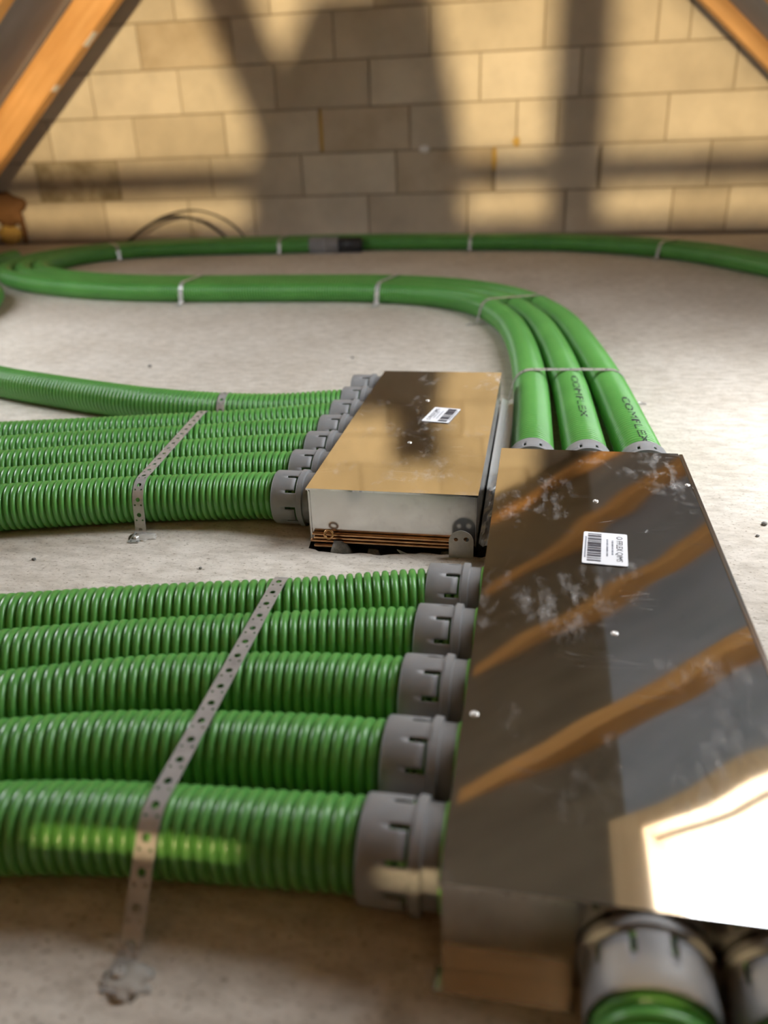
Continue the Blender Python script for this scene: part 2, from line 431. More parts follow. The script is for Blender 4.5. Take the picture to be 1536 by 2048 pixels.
# foam squeezed out of the wide joints
def lump(name, c, r, matl, parent=None, seed=0, amp=0.35, sub=3):
    bm = bmesh.new(); bmesh.ops.create_icosphere(bm, subdivisions=sub, radius=1)
    for v in bm.verts:
        k = 1 + amp * noise.noise(v.co * 2.1 + Vector((seed * 3.7, 0, 0))) + amp * .5 * noise.noise(v.co * 5.3 + Vector((0, seed * 2.1, 0)))
        v.co = Vector((v.co.x * r[0] * k + c[0], v.co.y * r[1] * k + c[1], v.co.z * r[2] * k + c[2]))
    return obj(name, bm_mesh(name, bm, True), matl, parent)
lump('joint_foam', (-1.527, Y_BACK + 0.008, 0.71), (0.016, 0.014, 0.135), M_FOAM, wall_back, 1, 0.2)
lump('joint_foam', (-0.342, Y_BACK + 0.008, 0.50), (0.018, 0.014, 0.075), M_FOAM, wall_back, 2, 0.2)
lump('joint_foam', (-0.20, Y_BACK, 0.60), (0.022, 0.012, 0.03), M_FOAM, wall_back, 3, 0.3)
lump('joint_foam', (0.345, Y_BACK + .004, 0.43), (0.016, 0.012, 0.13), M_MORTAR, wall_back, 4, 0.2)
o = lump('foam_lump', (-4.03, Y_BACK - 0.03, 0.26), (0.15, 0.035, 0.13), M_FOAMB, None, 5, 0.4)
setp(o, 'dark brown hardened foam lump on the gable wall at far left', 'foam')
o = lump('foam_drip', (-3.93, Y_BACK - 0.01, 0.10), (0.022, 0.02, 0.10), M_FOAMB, None, 6, 0.3)
setp(o, 'thin brown foam drip hanging below the dark lump at far left', 'foam')
o = lump('foam_lump', (-4.05, Y_BACK - 0.02, 0.075), (0.10, 0.035, 0.075), M_FOAM, None, 7, 0.4)
setp(o, 'yellow foam lump at the foot of the gable wall, far left', 'foam')
# white oval disc set on the gable wall
me = lathe_mesh('wall_disc', [(0.0, 0.0), (0.0, 0.036), (0.010, 0.040), (0.018, 0.034), (0.022, 0.0)], 32)
me.transform(Matrix.Diagonal((1.0, 0.62, 1.0, 1.0)))
me.transform(Matrix.Translation((-0.81, Y_BACK - 0.001, 0.576)) @ Matrix.Rotation(PI / 2, 4, 'X'))
setp(obj('wall_disc', me, M_WHITE), 'small round white disc in the middle of the block wall', 'disc')

wall_front = setp(obj('wall_front', gable(X_L - .2, X_R + .2, Y_FRONT, -0.25), M_MORTAR), kind='structure')

# roof: linings lie 0.2 m outside the rafter undersides
NZ = 1 / math.sqrt(1 + RS * RS); NX = RS * NZ
LOFF = 0.20 / NZ
def slope_pt(side, x, y, off=0.0):
    """point on the rafter underside plane (off metres outward along the normal)"""
    return Vector((x + side * NX * off, y, roof_z(x) + NZ * off))
def lining_panel(name, side, xa, xb, ya, yb, matl, parent, off=None, thick=0.03):
    off = 0.085 if side == 1 else 0.2
    q = [slope_pt(side, xa, ya, off), slope_pt(side, xb, ya, off), slope_pt(side, xb, yb, off), slope_pt(side, xa, yb, off)]
    return obj(name, poly_prism(name, q, (side * NX * thick, 0, NZ * thick)), matl, parent)
ceil = empty('ceiling', (RX, 1.5, RZ)); setp(ceil, kind='structure')
XM = 0.33                                                      # line of the membrane / boarding joint on the right
XLM = RX - (XM - RX)
WX0, WX1, WY0, WY1 = 0.40, 1.50, 1.42, 2.03                     # skylight on the right slope
for side in (1, -1):
    def X(x): return x if side == 1 else 2 * RX - x
    xe = X_R + 0.3
    yb = Y_BACK + 0.1; ya = Y_FRONT - 0.1
    lining_panel('roof_boarding', side, X(RX - 0.15 if side == 1 else RX - 0.15), X(XM), ya, yb, M_LIN_HI, ceil)
    wy0, wy1 = (WY0, WY1) if side == 1 else (1.72, 2.46)
    lining_panel('roof_membrane', side, X(XM), X(WX0), wy0, wy1, M_LIN_LOW, ceil)
    lining_panel('roof_membrane', side, X(XM), X(xe), ya, wy0, M_LIN_LOW, ceil)
    lining_panel('roof_membrane', side, X(XM), X(xe), wy1, yb, M_LIN_LOW, ceil)
    lining_panel('roof_membrane', side, X(WX1), X(xe), wy0, wy1, M_LIN_LOW, ceil)
    # skylight: four frame members, glass; left one added, unseen, to even the light
    win = empty('window_%d' % (1 if side == 1 else 2), slope_pt(side, X((WX0 + WX1) / 2), (wy0 + wy1) / 2, 0.2)); setp(win, kind='structure')
    T = 0.10; F0, F1 = (0.03, 0.22) if side == 1 else (0.12, 0.27)
    def member(xa, xb, y0, y1):
        q = [slope_pt(side, X(xa), y0, F0), slope_pt(side, X(xb), y0, F0), slope_pt(side, X(xb), y1, F0), slope_pt(side, X(xa), y1, F0)]
        obj('frame_member', poly_prism('frame_member', q, (side * NX * (F1 - F0), 0, NZ * (F1 - F0))), M_WFRAME, win)
    member(WX0 - T, WX1 + T, wy0 - T, wy0); member(WX0 - T, WX1 + T, wy1, wy1 + T)
    member(WX0 - T, WX0, wy0, wy1); member(WX1, WX1 + T, wy0, wy1)
    q = [slope_pt(side, X(WX0), wy0, 0.22), slope_pt(side, X(WX1), wy0, 0.22), slope_pt(side, X(WX1), wy1, 0.22), slope_pt(side, X(WX0), wy1, 0.22)]
    obj('pane', poly_prism('pane', q, (side * NX * 0.006, 0, NZ * 0.006)), M_GLASS, win)
    # sky portal in the opening
    ld = bpy.data.lights.new('skylight_portal', 'AREA'); ld.shape = 'RECTANGLE'
    ld.size = (WX1 - WX0) / NZ; ld.size_y = wy1 - wy0
    ld.cycles.is_portal = True
    lo = bpy.data.objects.new('skylight_portal', ld); COL.objects.link(lo)
    nrm = Vector((side * NX, 0, NZ)); tx = Vector((NZ, 0, -side * NX)); ty = nrm.cross(tx)
    cpos = slope_pt(side, X((WX0 + WX1) / 2), (wy0 + wy1) / 2, 0.24)
    lo.matrix_world = Matrix(((tx.x, ty.x, nrm.x, cpos.x), (tx.y, ty.y, nrm.y, cpos.y), (tx.z, ty.z, nrm.z, cpos.z), (0, 0, 0, 1)))

# rafters, each a thing of its own
RAFT_Y = [5.42, 4.43, 3.58, 2.66, 0.62, -0.30, -1.25, -2.2]
def rafter(side, yc, label, group=None):
    w = 0.05
    x_low = RX + side * (RZ / RS - 0.02)
    L = (x_low - RX) / NZ * side
    bm_ = box_mesh('rafter', (-L / 2, -w, 0), (L / 2, w, 0.195), 0.004)
    c0 = slope_pt(side, (RX + x_low) / 2, yc, 0)
    me = bm_
    o = bpy.data.objects.new('rafter', me); COL.objects.link(o); me.materials.append(M_RAFTER)
    nrm = Vector((side * NX, 0, NZ)); tx = Vector((NZ, 0, -side * NX)); ty = nrm.cross(tx)
    o.matrix_world = Matrix(((tx.x, ty.x, nrm.x, c0.x), (tx.y, ty.y, nrm.y, c0.y), (tx.z, ty.z, nrm.z, c0.z), (0, 0, 0, 1)))
    return setp(o, label, 'rafter', group)
for i, yc in enumerate(RAFT_Y):
    for side in (1, -1):
        if i == 0: lab, gr = ('orange timber rafter along the gable wall, upper right corner' if side == 1 else 'thick orange timber rafter slanting along the gable wall, upper left'), None
        elif i == 1 and side == -1: lab, gr = 'orange rafter just showing at the very top left corner', None
        elif side == 1 and i < 4: lab, gr = ['orange rafter mirrored uppermost in the steel lid of the front box', 'orange rafter mirrored beside the sticker in the front steel lid', 'orange rafter mirrored as the broadest streak in the front steel lid'][i - 1], None
        else: lab, gr = 'orange timber rafter of the attic roof outside the picture', 'rafters out of view'
        rafter(side, yc, lab, gr)
# staple strips of torn membrane on the left rafter's lower edge
for k, (x, l) in enumerate(((-2.86, 0.11), (-3.16, 0.05))):
    c0 = slope_pt(-1, x, 5.40, -0.003)
    me = box_mesh('tape_scrap', (-l / 2, -0.03, -0.002), (l / 2, 0.03, 0.002), 0.001)
    me.transform(Matrix.Translation(c0) @ Matrix.Rotation(-math.atan(RS), 4, 'Y'))
    setp(obj('tape_scrap', me, M_WHITE), ['longer pale tape scrap under the upper left rafter', 'short pale tape scrap lower down under the upper left rafter'][k], 'tape')

# lamp behind the photographer, and unseen blockers added to shade the gable wall
def upright(name, x, y, w, d, z1, label, matl=None):
    me = box_mesh(name, (x - w / 2, y - d / 2, 0), (x + w / 2, y + d / 2, z1), 0.004)
    return setp(obj(name, me, matl or M_TIMBER), label, 'timber' if matl is None else 'column')
YB = -0.30
KB = (YB - LAMP.y) / (Y_BACK - LAMP.y)
def tob(x): return LAMP.x + (x - LAMP.x) * KB
def tobz(z): return LAMP.z + (z - LAMP.z) * KB
upright('shade_post', tob(0.20), YB, 0.36 * KB, 0.08, 1.66, 'slim upright timber post behind the photographer')  # unseen post added to cast the upright shadow on the wall
body_outline = [(tob(-2.02), 0), (tob(-0.52), 0), (tob(-0.56), tobz(0.62)), (tob(-0.74), tobz(1.50)), (tob(-1.46), tobz(1.50)), (tob(-1.80), tobz(0.94)), (tob(-1.98), tobz(0.45))]  # unseen shape added to cast the photographer's body shadow
setp(obj('body_shade_blocker', poly_prism('body_shade_blocker', [(x, YB - 0.17, z) for x, z in body_outline], (0, 0.2, 0)), M_PLASTER), 'unseen tapering blocker added to cast the body shadow', 'column')
me = lathe_mesh('head_shade_blocker', [(0.0, 0.0), (0.0, 0.16 * KB), (0.40 * KB, 0.23 * KB), (0.40 * KB, 0.22 * KB), (0.01, 0.15 * KB), (0.01, 0.0)], 32)  # added blocker for the round head of that shadow
me.transform(Matrix.Translation((tob(-0.88), YB - 0.07, tobz(1.50))))
setp(obj('head_shade_blocker', me, M_BLACK), 'unseen round blocker added to cast the head shadow', 'head_shade_blocker')
me = box_mesh('shade_plank', (-0.05, -0.015, -0.75), (0.05, 0.015, 0.75), 0.003)  # unseen plank added for the slanting shadow band
ang = math.atan2(tob(-2.16) - tob(-1.87), tobz(1.51) - tobz(0.76))
me.transform(Matrix.Translation((tob(-2.06), YB + 0.06, tobz(1.25))) @ Matrix.Rotation(ang, 4, 'Y'))
setp(obj('shade_plank', me, M_TIMBER), 'unseen slanting plank added to shade the gable wall', 'plank')
def rail(name, z0, z1, label):  # unseen boards added to block the lamp light in bands
    me = box_mesh(name, (-2.2, YB + 0.10, z0), (1.35, YB + 0.13, z1), 0.003)
    setp(obj(name, me, M_DARKWOOD), label, 'rail')
rail('upper_shade_board', tobz(0.265), tobz(0.49), 'upper board of the guard rail behind the photographer')
rail('lower_shade_board', 0.3105, tobz(0.072), 'broad lower board of the guard rail behind the photographer')  # slot below it lets a lamp band reach the near duct
rail('floor_shade_board', 0.0, 0.3005, 'low kick board of the guard rail behind the photographer')
for x in (-2.15, 1.30): upright('shade_board_post', x, YB + 0.07, 0.05, 0.05, 1.0, 'short square post carrying the guard rail, %s end' % ('left' if x < 0 else 'right'))
# unseen boards with a gable-shaped opening, added to keep lamp light off the roof
YP = -0.62
KP = 0.3
def pz(x): return roof_z(x) + 0.08
def op(x): return LAMP.x + (x - LAMP.x) * KP
def oz(z): return LAMP.z + (z - LAMP.z) * KP
xl, xr = RX - RZ / RS, RX + RZ / RS
ZB = oz(0.05)
for side, nm in ((-1, 'lamp_mask_left'), (1, 'lamp_mask_right')):
    xe = xl if side == -1 else xr
    KP = (YP - LAMP.y) / ((4.2 if side == -1 else 5.0) - LAMP.y)
    q = [(xe, 0.0), (xe, 0.05), (RX, RZ + 0.04), (op(RX), oz(RZ)), (op(xe), oz(0.0)), (op(xe), 0.0)]
    setp(obj(nm, poly_prism(nm, [(x, YP, z) for x, z in q], (0, 0.02, 0)), M_DARKWOOD), kind='structure')
wl = empty('work_lamp', (LAMP.x, LAMP.y, 0)); setp(wl, 'yellow halogen work lamp on a tripod behind the photographer', 'lamp')
obj('lamp_head', box_mesh('lamp_head', (LAMP.x - .11, LAMP.y - .13, LAMP.z - .09), (LAMP.x + .11, LAMP.y - .02, LAMP.z + .09), 0.01), M_LAMPGLASS, wl)
obj('tripod_pole', box_mesh('tripod_pole', (LAMP.x - .012, LAMP.y - .09, 0.35), (LAMP.x + .012, LAMP.y - .066, LAMP.z - .09), 0.003), M_BLACK, wl)
for k in range(3):
    a = k * 2 * PI / 3 + 0.5
    p0 = Vector((LAMP.x, LAMP.y - 0.078, 0.55)); p1 = Vector((LAMP.x + .4 * math.cos(a), LAMP.y - 0.078 + .4 * math.sin(a), 0.012))
    d = p1 - p0; me = box_mesh('tripod_leg', (-.01, -.01, 0), (.01, .01, d.length), 0.002)
    me.transform(Matrix.Translation(p0) @ d.to_track_quat('Z', 'Y').to_matrix().to_4x4()); obj('tripod_leg', me, M_BLACK, wl)
ld = bpy.data.lights.new('work_lamp_light', 'AREA'); ld.shape = 'DISK'; ld.size = 0.09; ld.energy = LAMP_W; ld.color = (1.0, 0.74, 0.40)
lo = bpy.data.objects.new('work_lamp_light', ld); COL.objects.link(lo); lo.location = LAMP; lo.rotation_euler = (PI / 2, 0, 0)

# ------------------------------------------------------------------ manifold boxes
H_BOX = 0.107
def warp_lid(name, x0, x1, y0, y1, z0, z1, amp, seed, nx=20, ny=44):
    bm = bmesh.new()
    top, bot = [], []
    for j in range(ny + 1):
        for i in range(nx + 1):
            u, v = i / nx, j / ny
            x = x0 + (x1 - x0) * u; y = y0 + (y1 - y0) * v
            e = min(1, 8 * min(u, 1 - u)) * min(1, 10 * min(v, 1 - v))
            q = Vector((x * 4.2, y * 3.1, seed))
            dz = amp * (noise.noise(q) + 0.35 * noise.noise(q * 2.7)) * e
            top.append(bm.verts.new((x, y, z1 + dz)))
    for j in range(ny):
        for i in range(nx):
            a = j * (nx + 1) + i
            bm.faces.new((top[a], top[a + 1], top[a + nx + 2], top[a + nx + 1]))
    # turned-down rim
    per = [i for i in range(nx + 1)] + [j * (nx + 1) + nx for j in range(1, ny + 1)] + [ny * (nx + 1) + i for i in range(nx - 1, -1, -1)] + [j * (nx + 1) for j in range(ny - 1, 0, -1)]
    lo = [bm.verts.new((top[k].co.x, top[k].co.y, z0)) for k in per]; hi_ = [bm.verts.new(top[k].co) for k in per]
    for i in range(len(per)):
        j = (i + 1) % len(per)
        bm.faces.new((hi_[j], hi_[i], lo[i], lo[j])).smooth = False
    me = bpy.data.meshes.new(name); bm.to_mesh(me); bm.free()
    sm = [abs(p.normal.z) > 0.5 for p in me.polygons]; me.polygons.foreach_set('use_smooth', sm)
    return me

# collar with five U-slotted spring tabs
def collar_mesh():
    seg = 120
    prof = [(0.000, 0.0475), (0.003, 0.0475), (0.016, 0.0475), (0.017, 0.0530), (0.0255, 0.0535), (0.0265, 0.0505), (0.0285, 0.0505), (0.0315, 0.0505), (0.042, 0.0505), (0.0485, 0.0505), (0.060, 0.0505), (0.074, 0.0503), (0.0755, 0.0495)]
    v = []
    for z, r in prof:
        for k in range(seg):
            a = 2 * PI * k / seg; v.append((r * math.cos(a), r * math.sin(a), z))
    f = []
    for i in range(len(prof) - 1):
        for k in range(seg):
            da = (k + 0.5) * 360 / seg
            d = min(abs((da - (36 + 72 * m) + 180) % 360 - 180) for m in range(5))
            cut = False
            if i == 6 and d < 20: cut = True                    # end of the U
            if i in (7, 8) and 14.5 < d < 20: cut = True
            if cut: continue
            f.append((i * seg + k, i * seg + (k + 1) % seg, (i + 1) * seg + (k + 1) % seg, (i + 1) * seg + k))
    me = mesh_from('port_collar', v, f, True)
    me.materials.append(M_GREY)
    me.set_sharp_from_angle(angle=math.radians(28))
    return me
COLLAR = collar_mesh()
SEAL = lathe_mesh('seal_ring', [(0.0, 0.046), (0.0, 0.0490), (0.0035, 0.0490), (0.0035, 0.046)], 48, close=True); SEAL.materials.append(M_SEAL)
def axis_matrix(pos, d):
    zx = Vector(d).normalized(); xx = Vector((0, 0, 1)); yy = zx.cross(xx)
    return Matrix(((xx.x, yy.x, zx.x, pos[0]), (xx.y, yy.y, zx.y, pos[1]), (xx.z, yy.z, zx.z, pos[2]), (0, 0, 0, 1)))
def collar(parent, pos, d):
    o = bpy.data.objects.new('port_collar', COLLAR); COL.objects.link(o); o.parent = parent
    m = axis_matrix(Vector(pos) + Vector(d) * 0.0035 - parent.location, d); o.matrix_local = m
    sm = o.modifiers.new('thickness', 'SOLIDIFY'); sm.thickness = 0.0028; sm.offset = -1
    s = bpy.data.objects.new('seal_ring', SEAL); COL.objects.link(s); s.parent = o; s.location = (0, 0, -0.0035)
    s['label'] = 'light green sealing ring'
    return o

RIV = lathe_mesh('rivet', [(-0.001, 0.0046), (0.0006, 0.0046), (0.0014, 0.0038), (0.0019, 0.002), (0.0012, 0.0012), (0.0010, 0.0)], 20); RIV.materials.append(M_RIVET)
def rivet(parent, x, y, z):
    o = bpy.data.objects.new('rivet', RIV); COL.objects.link(o); o.parent = parent; o.location = Vector((x, y, z)) - parent.location
    o['label'] = 'bright rivet head'

def text_mesh(txt, size=1.0):
    c = bpy.data.curves.new('t', 'FONT'); c.body = txt; c.size = size; c.resolution_u = 3
    o = bpy.data.objects.new('t', c); COL.objects.link(o)
    dg = bpy.context.evaluated_depsgraph_get(); me = bpy.data.meshes.new_from_object(o.evaluated_get(dg))
    bpy.data.objects.remove(o); bpy.data.curves.remove(c)
    return me

def label(parent, c, u, v, z, w, h, seed):
    """paper sticker; u = reading direction, v = up of the text, w along u, h along v"""
    u = Vector((*u, 0)).normalized(); v = Vector((-u.y, u.x, 0))
    M = Matrix(((u.x, v.x, 0, c[0]), (u.y, v.y, 0, c[1]), (0, 0, 1, z), (0, 0, 0, 1)))
    bm = bmesh.new()
    r = 0.003; pts = []
    for cx, cy, a0 in ((w / 2 - r, h / 2 - r, 0), (-w / 2 + r, h / 2 - r, 90), (-w / 2 + r, -h / 2 + r, 180), (w / 2 - r, -h / 2 + r, 270)):
        for k in range(4):
            a = math.radians(a0 + 30 * k); pts.append((cx + r * math.cos(a), cy + r * math.sin(a), 0))
    me = poly_prism('sticker', pts, (0, 0, 0.0005)); me.transform(M)
    st = obj('sticker', me, M_LABEL, parent); st['label'] = 'white paper sticker with a barcode'
    rnd = random.Random(seed)
    V, F = [], []
    def rect(x0, x1, y0, y1):
        n = len(V); V.extend([(x0, y0, .0008), (x1, y0, .0008), (x1, y1, .0008), (x0, y1, .0008)]); F.append((n, n + 1, n + 2, n + 3))
    x = -w / 2 + 0.006
    while x < w / 2 - 0.007:
        bw = rnd.choice([0.0006, 0.0009, 0.0014, 0.0019]); rect(x, min(x + bw, w / 2 - .006), -h / 2 + 0.0065, -h / 2 + 0.026); x += bw + rnd.choice([0.0006, 0.0008, 0.0012, 0.002])
    me = mesh_from('barcode', V, F); me.transform(M); obj('barcode', me, M_PRINT, st)
    V.clear(); F.clear()
    x = -w * 0.33
    while x < w * 0.34: rect(x, x + .0016, -h / 2 + 0.0025, -h / 2 + 0.0048); x += .0027
    x = -w * 0.28
    while x < w * 0.27: rect(x, x + .0013, 0.0018, 0.0042); x += rnd.choice([.002, .002, .0033])
    x = -w * 0.25
    while x < w * 0.20: rect(x, x + .0013, 0.0092, 0.0116); x += rnd.choice([.002, .002, .0033])
    me = mesh_from('small_print', V, F); me.transform(M); setp(obj('small_print', me, M_PRINT2, st), kind='stuff')
    for t, tx in (('O FFLEX', -w / 2 + 0.010), ('QIMS', w / 2 - 0.040)):
        tm = text_mesh(t, 0.0125); tm.transform(M @ Matrix.Translation((tx, h / 2 - 0.0155, 0.0008))); obj('brand_print', tm, M_PRINT, st)

# --- front box
B1 = dict(x0=-0.059, x1=0.276, y0=0.460, y1=1.469)
box1 = empty('manifold_box', ((B1['x0'] + B1['x1']) / 2, (B1['y0'] + B1['y1']) / 2, 0))
setp(box1, 'large shiny sheet steel air manifold box in the right foreground', 'manifold box')
obj('body', box_mesh('body', (B1['x0'] + .0015, B1['y0'] + .0015, 0.0), (B1['x1'] - .0012, B1['y1'] - .0015, 0.1035), 0.001), M_STEEL2, box1)
obj('lid', warp_lid('lid', B1['x0'], B1['x1'] - 0.009, B1['y0'], B1['y1'], 0.0995, H_BOX, 0.0012, 3.3), M_STEEL, box1)
obj('edge_fold', box_mesh('edge_fold', (B1['x1'] - 0.0075, B1['y0'], 0.0), (B1['x1'], B1['y1'], 0.1062), 0.0012), M_STEEL2, box1)
rivet(box1, 0.106, 1.237, H_BOX); rivet(box1, 0.108, 0.847, H_BOX); rivet(box1, -0.047, 0.675, H_BOX); rivet(box1, 0.262, 1.32, H_BOX - .0003)
label(box1, (0.1105, 1.068), (-0.07, -1.0), None, H_BOX + 0.0008, 0.100, 0.063, 5)
PORT1_Y = [0.535, 0.650, 0.765, 0.880, 0.992]
ZP = 0.052
for y in PORT1_Y: collar(box1, (B1['x0'], y, ZP), (-1, 0, 0))
PORT_X = [0.000, 0.108, 0.217]
for x in PORT_X: collar(box1, (x, B1['y1'], ZP), (0, 1, 0))
for x in PORT_X[1:]: collar(box1, (x, B1['y0'] + 0.019, ZP), (0, -1, 0))
# base flange under the near face
obj('base_flange', box_mesh('base_flange', (B1['x0'] - .004, B1['y0'] - 0.022, 0.0), (0.055, B1['y0'] + 0.002, 0.003), 0.0008), M_STEEL2, box1)

# --- middle box
B2 = dict(x0=-0.388, x1=-0.086, y0=1.238, y1=2.011)
box2 = empty('manifold_box', ((B2['x0'] + B2['x1']) / 2, (B2['y0'] + B2['y1']) / 2, 0))
setp(box2, 'dull steel air manifold box in the middle, mirroring the block wall', 'manifold box')
obj('body', box_mesh('body', (B2['x0'] + .0015, B2['y0'] + .0015, 0.006), (B2['x1'] - .0015, B2['y1'] - .0015, 0.1045), 0.001), M_STEEL2, box2)
obj('lid', warp_lid('lid', B2['x0'], B2['x1'], B2['y0'], B2['y1'], 0.1035, H_BOX, 0.0005, 8.1), M_STEEL, box2)
obj('edge_fold', box_mesh('edge_fold', (B2['x0'] + .004, B2['y0'] - .0012, 0.006), (B2['x0'] + .0065, B2['y0'] + .002, 0.1030), 0.0004), M_STEEL2, box2)
obj('edge_fold', box_mesh('edge_fold', (B2['x1'] - .0045, B2['y0'] - .0012, 0.006), (B2['x1'] - .002, B2['y0'] + .002, 0.1030), 0.0004), M_STEEL2, box2)
rivet(box2, -0.242, 1.763, H_BOX); rivet(box2, -0.241, 1.483, H_BOX)
label(box2, (-0.198, 1.658), (0.18, 1.0), None, H_BOX + 0.0008, 0.098, 0.060, 9)
PORT2_Y = [1.318 + 0.1105 * k for k in range(7)]
for y in PORT2_Y: collar(box2, (B2['x0'], y, ZP), (-1, 0, 0))
# strips added at the box foot, a brown reflection put into their colour
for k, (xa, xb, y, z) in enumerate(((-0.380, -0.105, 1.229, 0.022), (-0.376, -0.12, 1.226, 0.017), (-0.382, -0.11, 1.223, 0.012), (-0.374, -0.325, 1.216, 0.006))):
    me = box_mesh('reflection_strip', (xa, y, z - 0.0019), (xb, y + 0.0085, z + 0.0019), 0.0008)
    obj('reflection_strip', me, M_REFL_COPPER, box2)['label'] = 'strip at the foot of the box in the coppery tone of a reflection'
def ring_part(name, R1, r, M, matl, parent, a0=0, a1=2 * PI):
    V, F = [], []; n, m = 24, 10
    for i in range(n + 1):
        a = a0 + (a1 - a0) * i / n
        for j in range(m):
            bb = 2 * PI * j / m; V.append(((R1 + r * math.cos(bb)) * math.cos(a), (R1 + r * math.cos(bb)) * math.sin(a), r * math.sin(bb)))
    for i in range(n):
        for j in range(m): F.append((i * m + j, (i + 1) * m + j, (i + 1) * m + (j + 1) % m, i * m + (j + 1) % m))
    me = mesh_from(name, V, F, True); me.transform(M); return obj(name, me, matl, parent)
ring_part('eyelet', 0.0075, 0.0022, Matrix.Translation((-0.347, 1.222, 0.027)) @ Matrix.Rotation(1.2, 4, 'X'), M_REFL_COPPER, box2)['label'] = 'bent coppery eyelet'

# ------------------------------------------------------------------ perforated steel strap
def plate_with_holes(outline, holes):
    """flat (u, v) mesh with round holes -> verts, tris"""
    bm = bmesh.new(); ed = []
    ov = [bm.verts.new((u, v, 0)) for u, v in outline]
    ed += [bm.edges.new((ov[i], ov[(i + 1) % len(ov)])) for i in range(len(ov))]
    for (cu, cv, r) in holes:
        n = 14 if r > 0.003 else 9
        hv = [bm.verts.new((cu + r * math.cos(2 * PI * k / n), cv + r * math.sin(2 * PI * k / n), 0)) for k in range(n)]
        ed += [bm.edges.new((hv[k], hv[(k + 1) % n])) for k in range(n)]
    bmesh.ops.triangle_fill(bm, use_beauty=True, edges=ed)
    bmesh.ops.recalc_face_normals(bm, faces=bm.faces)
    return bm

SW, SP = 0.0205, 0.0300
def strap_mesh(name, pts, wdir, L0=0.0):
    """strap along a polyline of 3D points; wdir = direction of its width"""
    P_ = [Vector(q) for q in pts]
    d = np.array([tuple(q) for q in P_]); s = np.concatenate([[0], np.cumsum(np.linalg.norm(np.diff(d, axis=0), axis=1))])
    L = s[-1]; n = max(1, round(L / SP)); pit = L / n
    V, F = [], []
    w2 = SW / 2
    for k in range(n):
        m = 8
        out = [(pit * i / m, -w2) for i in range(m)] + [(pit, -w2)] + [(pit, w2)] + [(pit * (m - i) / m, w2) for i in range(1, m)] + [(0, w2)]
        holes = [(pit / 2, 0, 0.0043), (0.0 + 0.0045, -0.0058, 0.0018), (0.0045, 0.0058, 0.0018)]
        bm = plate_with_holes(out, holes)
        base = len(V); idx = {}
        for i, v in enumerate(bm.verts): idx[v] = base + i; V.append((v.co.x + k * pit, v.co.y))
        for f in bm.faces: F.append(tuple(idx[v] for v in f.verts))
        bm.free()
    W = Vector(wdir).normalized()
    out = []
    for (u, v) in V:
        q = Vector([float(np.interp(u, s, d[:, j])) for j in range(3)])
        out.append(q + W * v)
    bm = bmesh.new(); bv = [bm.verts.new(q) for q in out]
    for f in F:
        try: bm.faces.new([bv[i] for i in f])
        except ValueError: pass
    bmesh.ops.remove_doubles(bm, verts=bm.verts, dist=1e-5)
    bmesh.ops.recalc_face_normals(bm, faces=bm.faces)
    me = bm_mesh(name, bm); return me

def hull_path(circles, r, start, end, across, org, ztop_extra=0.0):
    """taut strap over a row of circles [(t, z)], from floor point t=start to floor point t=end, in the vertical plane org + t*across"""
    pts = [(start - 0.045, 0.0015), (start - 0.012, 0.0015), (start - 0.003, 0.0035), (start, 0.010)]
    (t0, z0) = circles[0]; (t1, z1) = circles[-1]
    # leave the floor point tangentially to the first circle
    def tangent(pt, c, sgn):
        dx, dz = pt[0] - c[0], pt[1] - c[1]; dd = math.hypot(dx, dz); base = math.atan2(dz, dx); al = math.acos(min(1, r / dd))
        return base - sgn * al
    a0 = tangent((start, 0.010), circles[0], 1); a0 %= 2 * PI
    for k in range(13):
        a = a0 + (PI / 2 - a0) * k / 12; pts.append((t0 + r * math.cos(a), z0 + r * math.sin(a)))
    for (t, z) in circles[1:-1]: pts.append((t, z + r))
    a1 = tangent((end, 0.010), circles[-1], -1)
    while a1 > PI / 2: a1 -= 2 * PI
    for k in range(13):
        a = PI / 2 + (a1 - PI / 2) * k / 12; pts.append((t1 + r * math.cos(a), z1 + r * math.sin(a)))
    pts += [(end, 0.010), (end + 0.003, 0.0035), (end + 0.012, 0.0015), (end + 0.045, 0.0015)]
    A = Vector(across).normalized(); O = Vector(org)
    res = [O + A * t + Vector((0, 0, z)) for t, z in pts]
    # resample so that straight runs carry vertices too
    out = [res[0]]
    for q in res[1:]:
        if (q - out[-1]).length > 1e-4: out.append(q)
    return out

SCREW = lathe_mesh('anchor_screw', [(0, 0.006), (0.0025, 0.006), (0.0035, 0.0048), (0.0035, 0.003), (0.0026, 0.0026), (0.0026, 0)], 6, smooth=False); SCREW.materials.append(M_RIVET)
def strap(name, circles, start, end, across, org, label_, group=None, screws=True, cat='strap'):
    pts = hull_path(circles, R_OUT + 0.0008, start, end, across, org)
    A = Vector(across).normalized(); W = Vector((-A.y, A.x, 0))
    root = empty(name, pts[0]); setp(root, label_, cat, group)
    o = obj('perforated_band', strap_mesh(name, pts, W), M_STRAP, root)
    sm = o.modifiers.new('thickness', 'SOLIDIFY'); sm.thickness = 0.001; sm.offset = 0
    if screws:
        for q in (pts[0] + A * 0.018, pts[-1] - A * 0.018):
            s = bpy.data.objects.new('anchor_screw', SCREW); COL.objects.link(s); s.parent = root; s.location = q - root.location + Vector((0, 0, 0.0008))
    return root

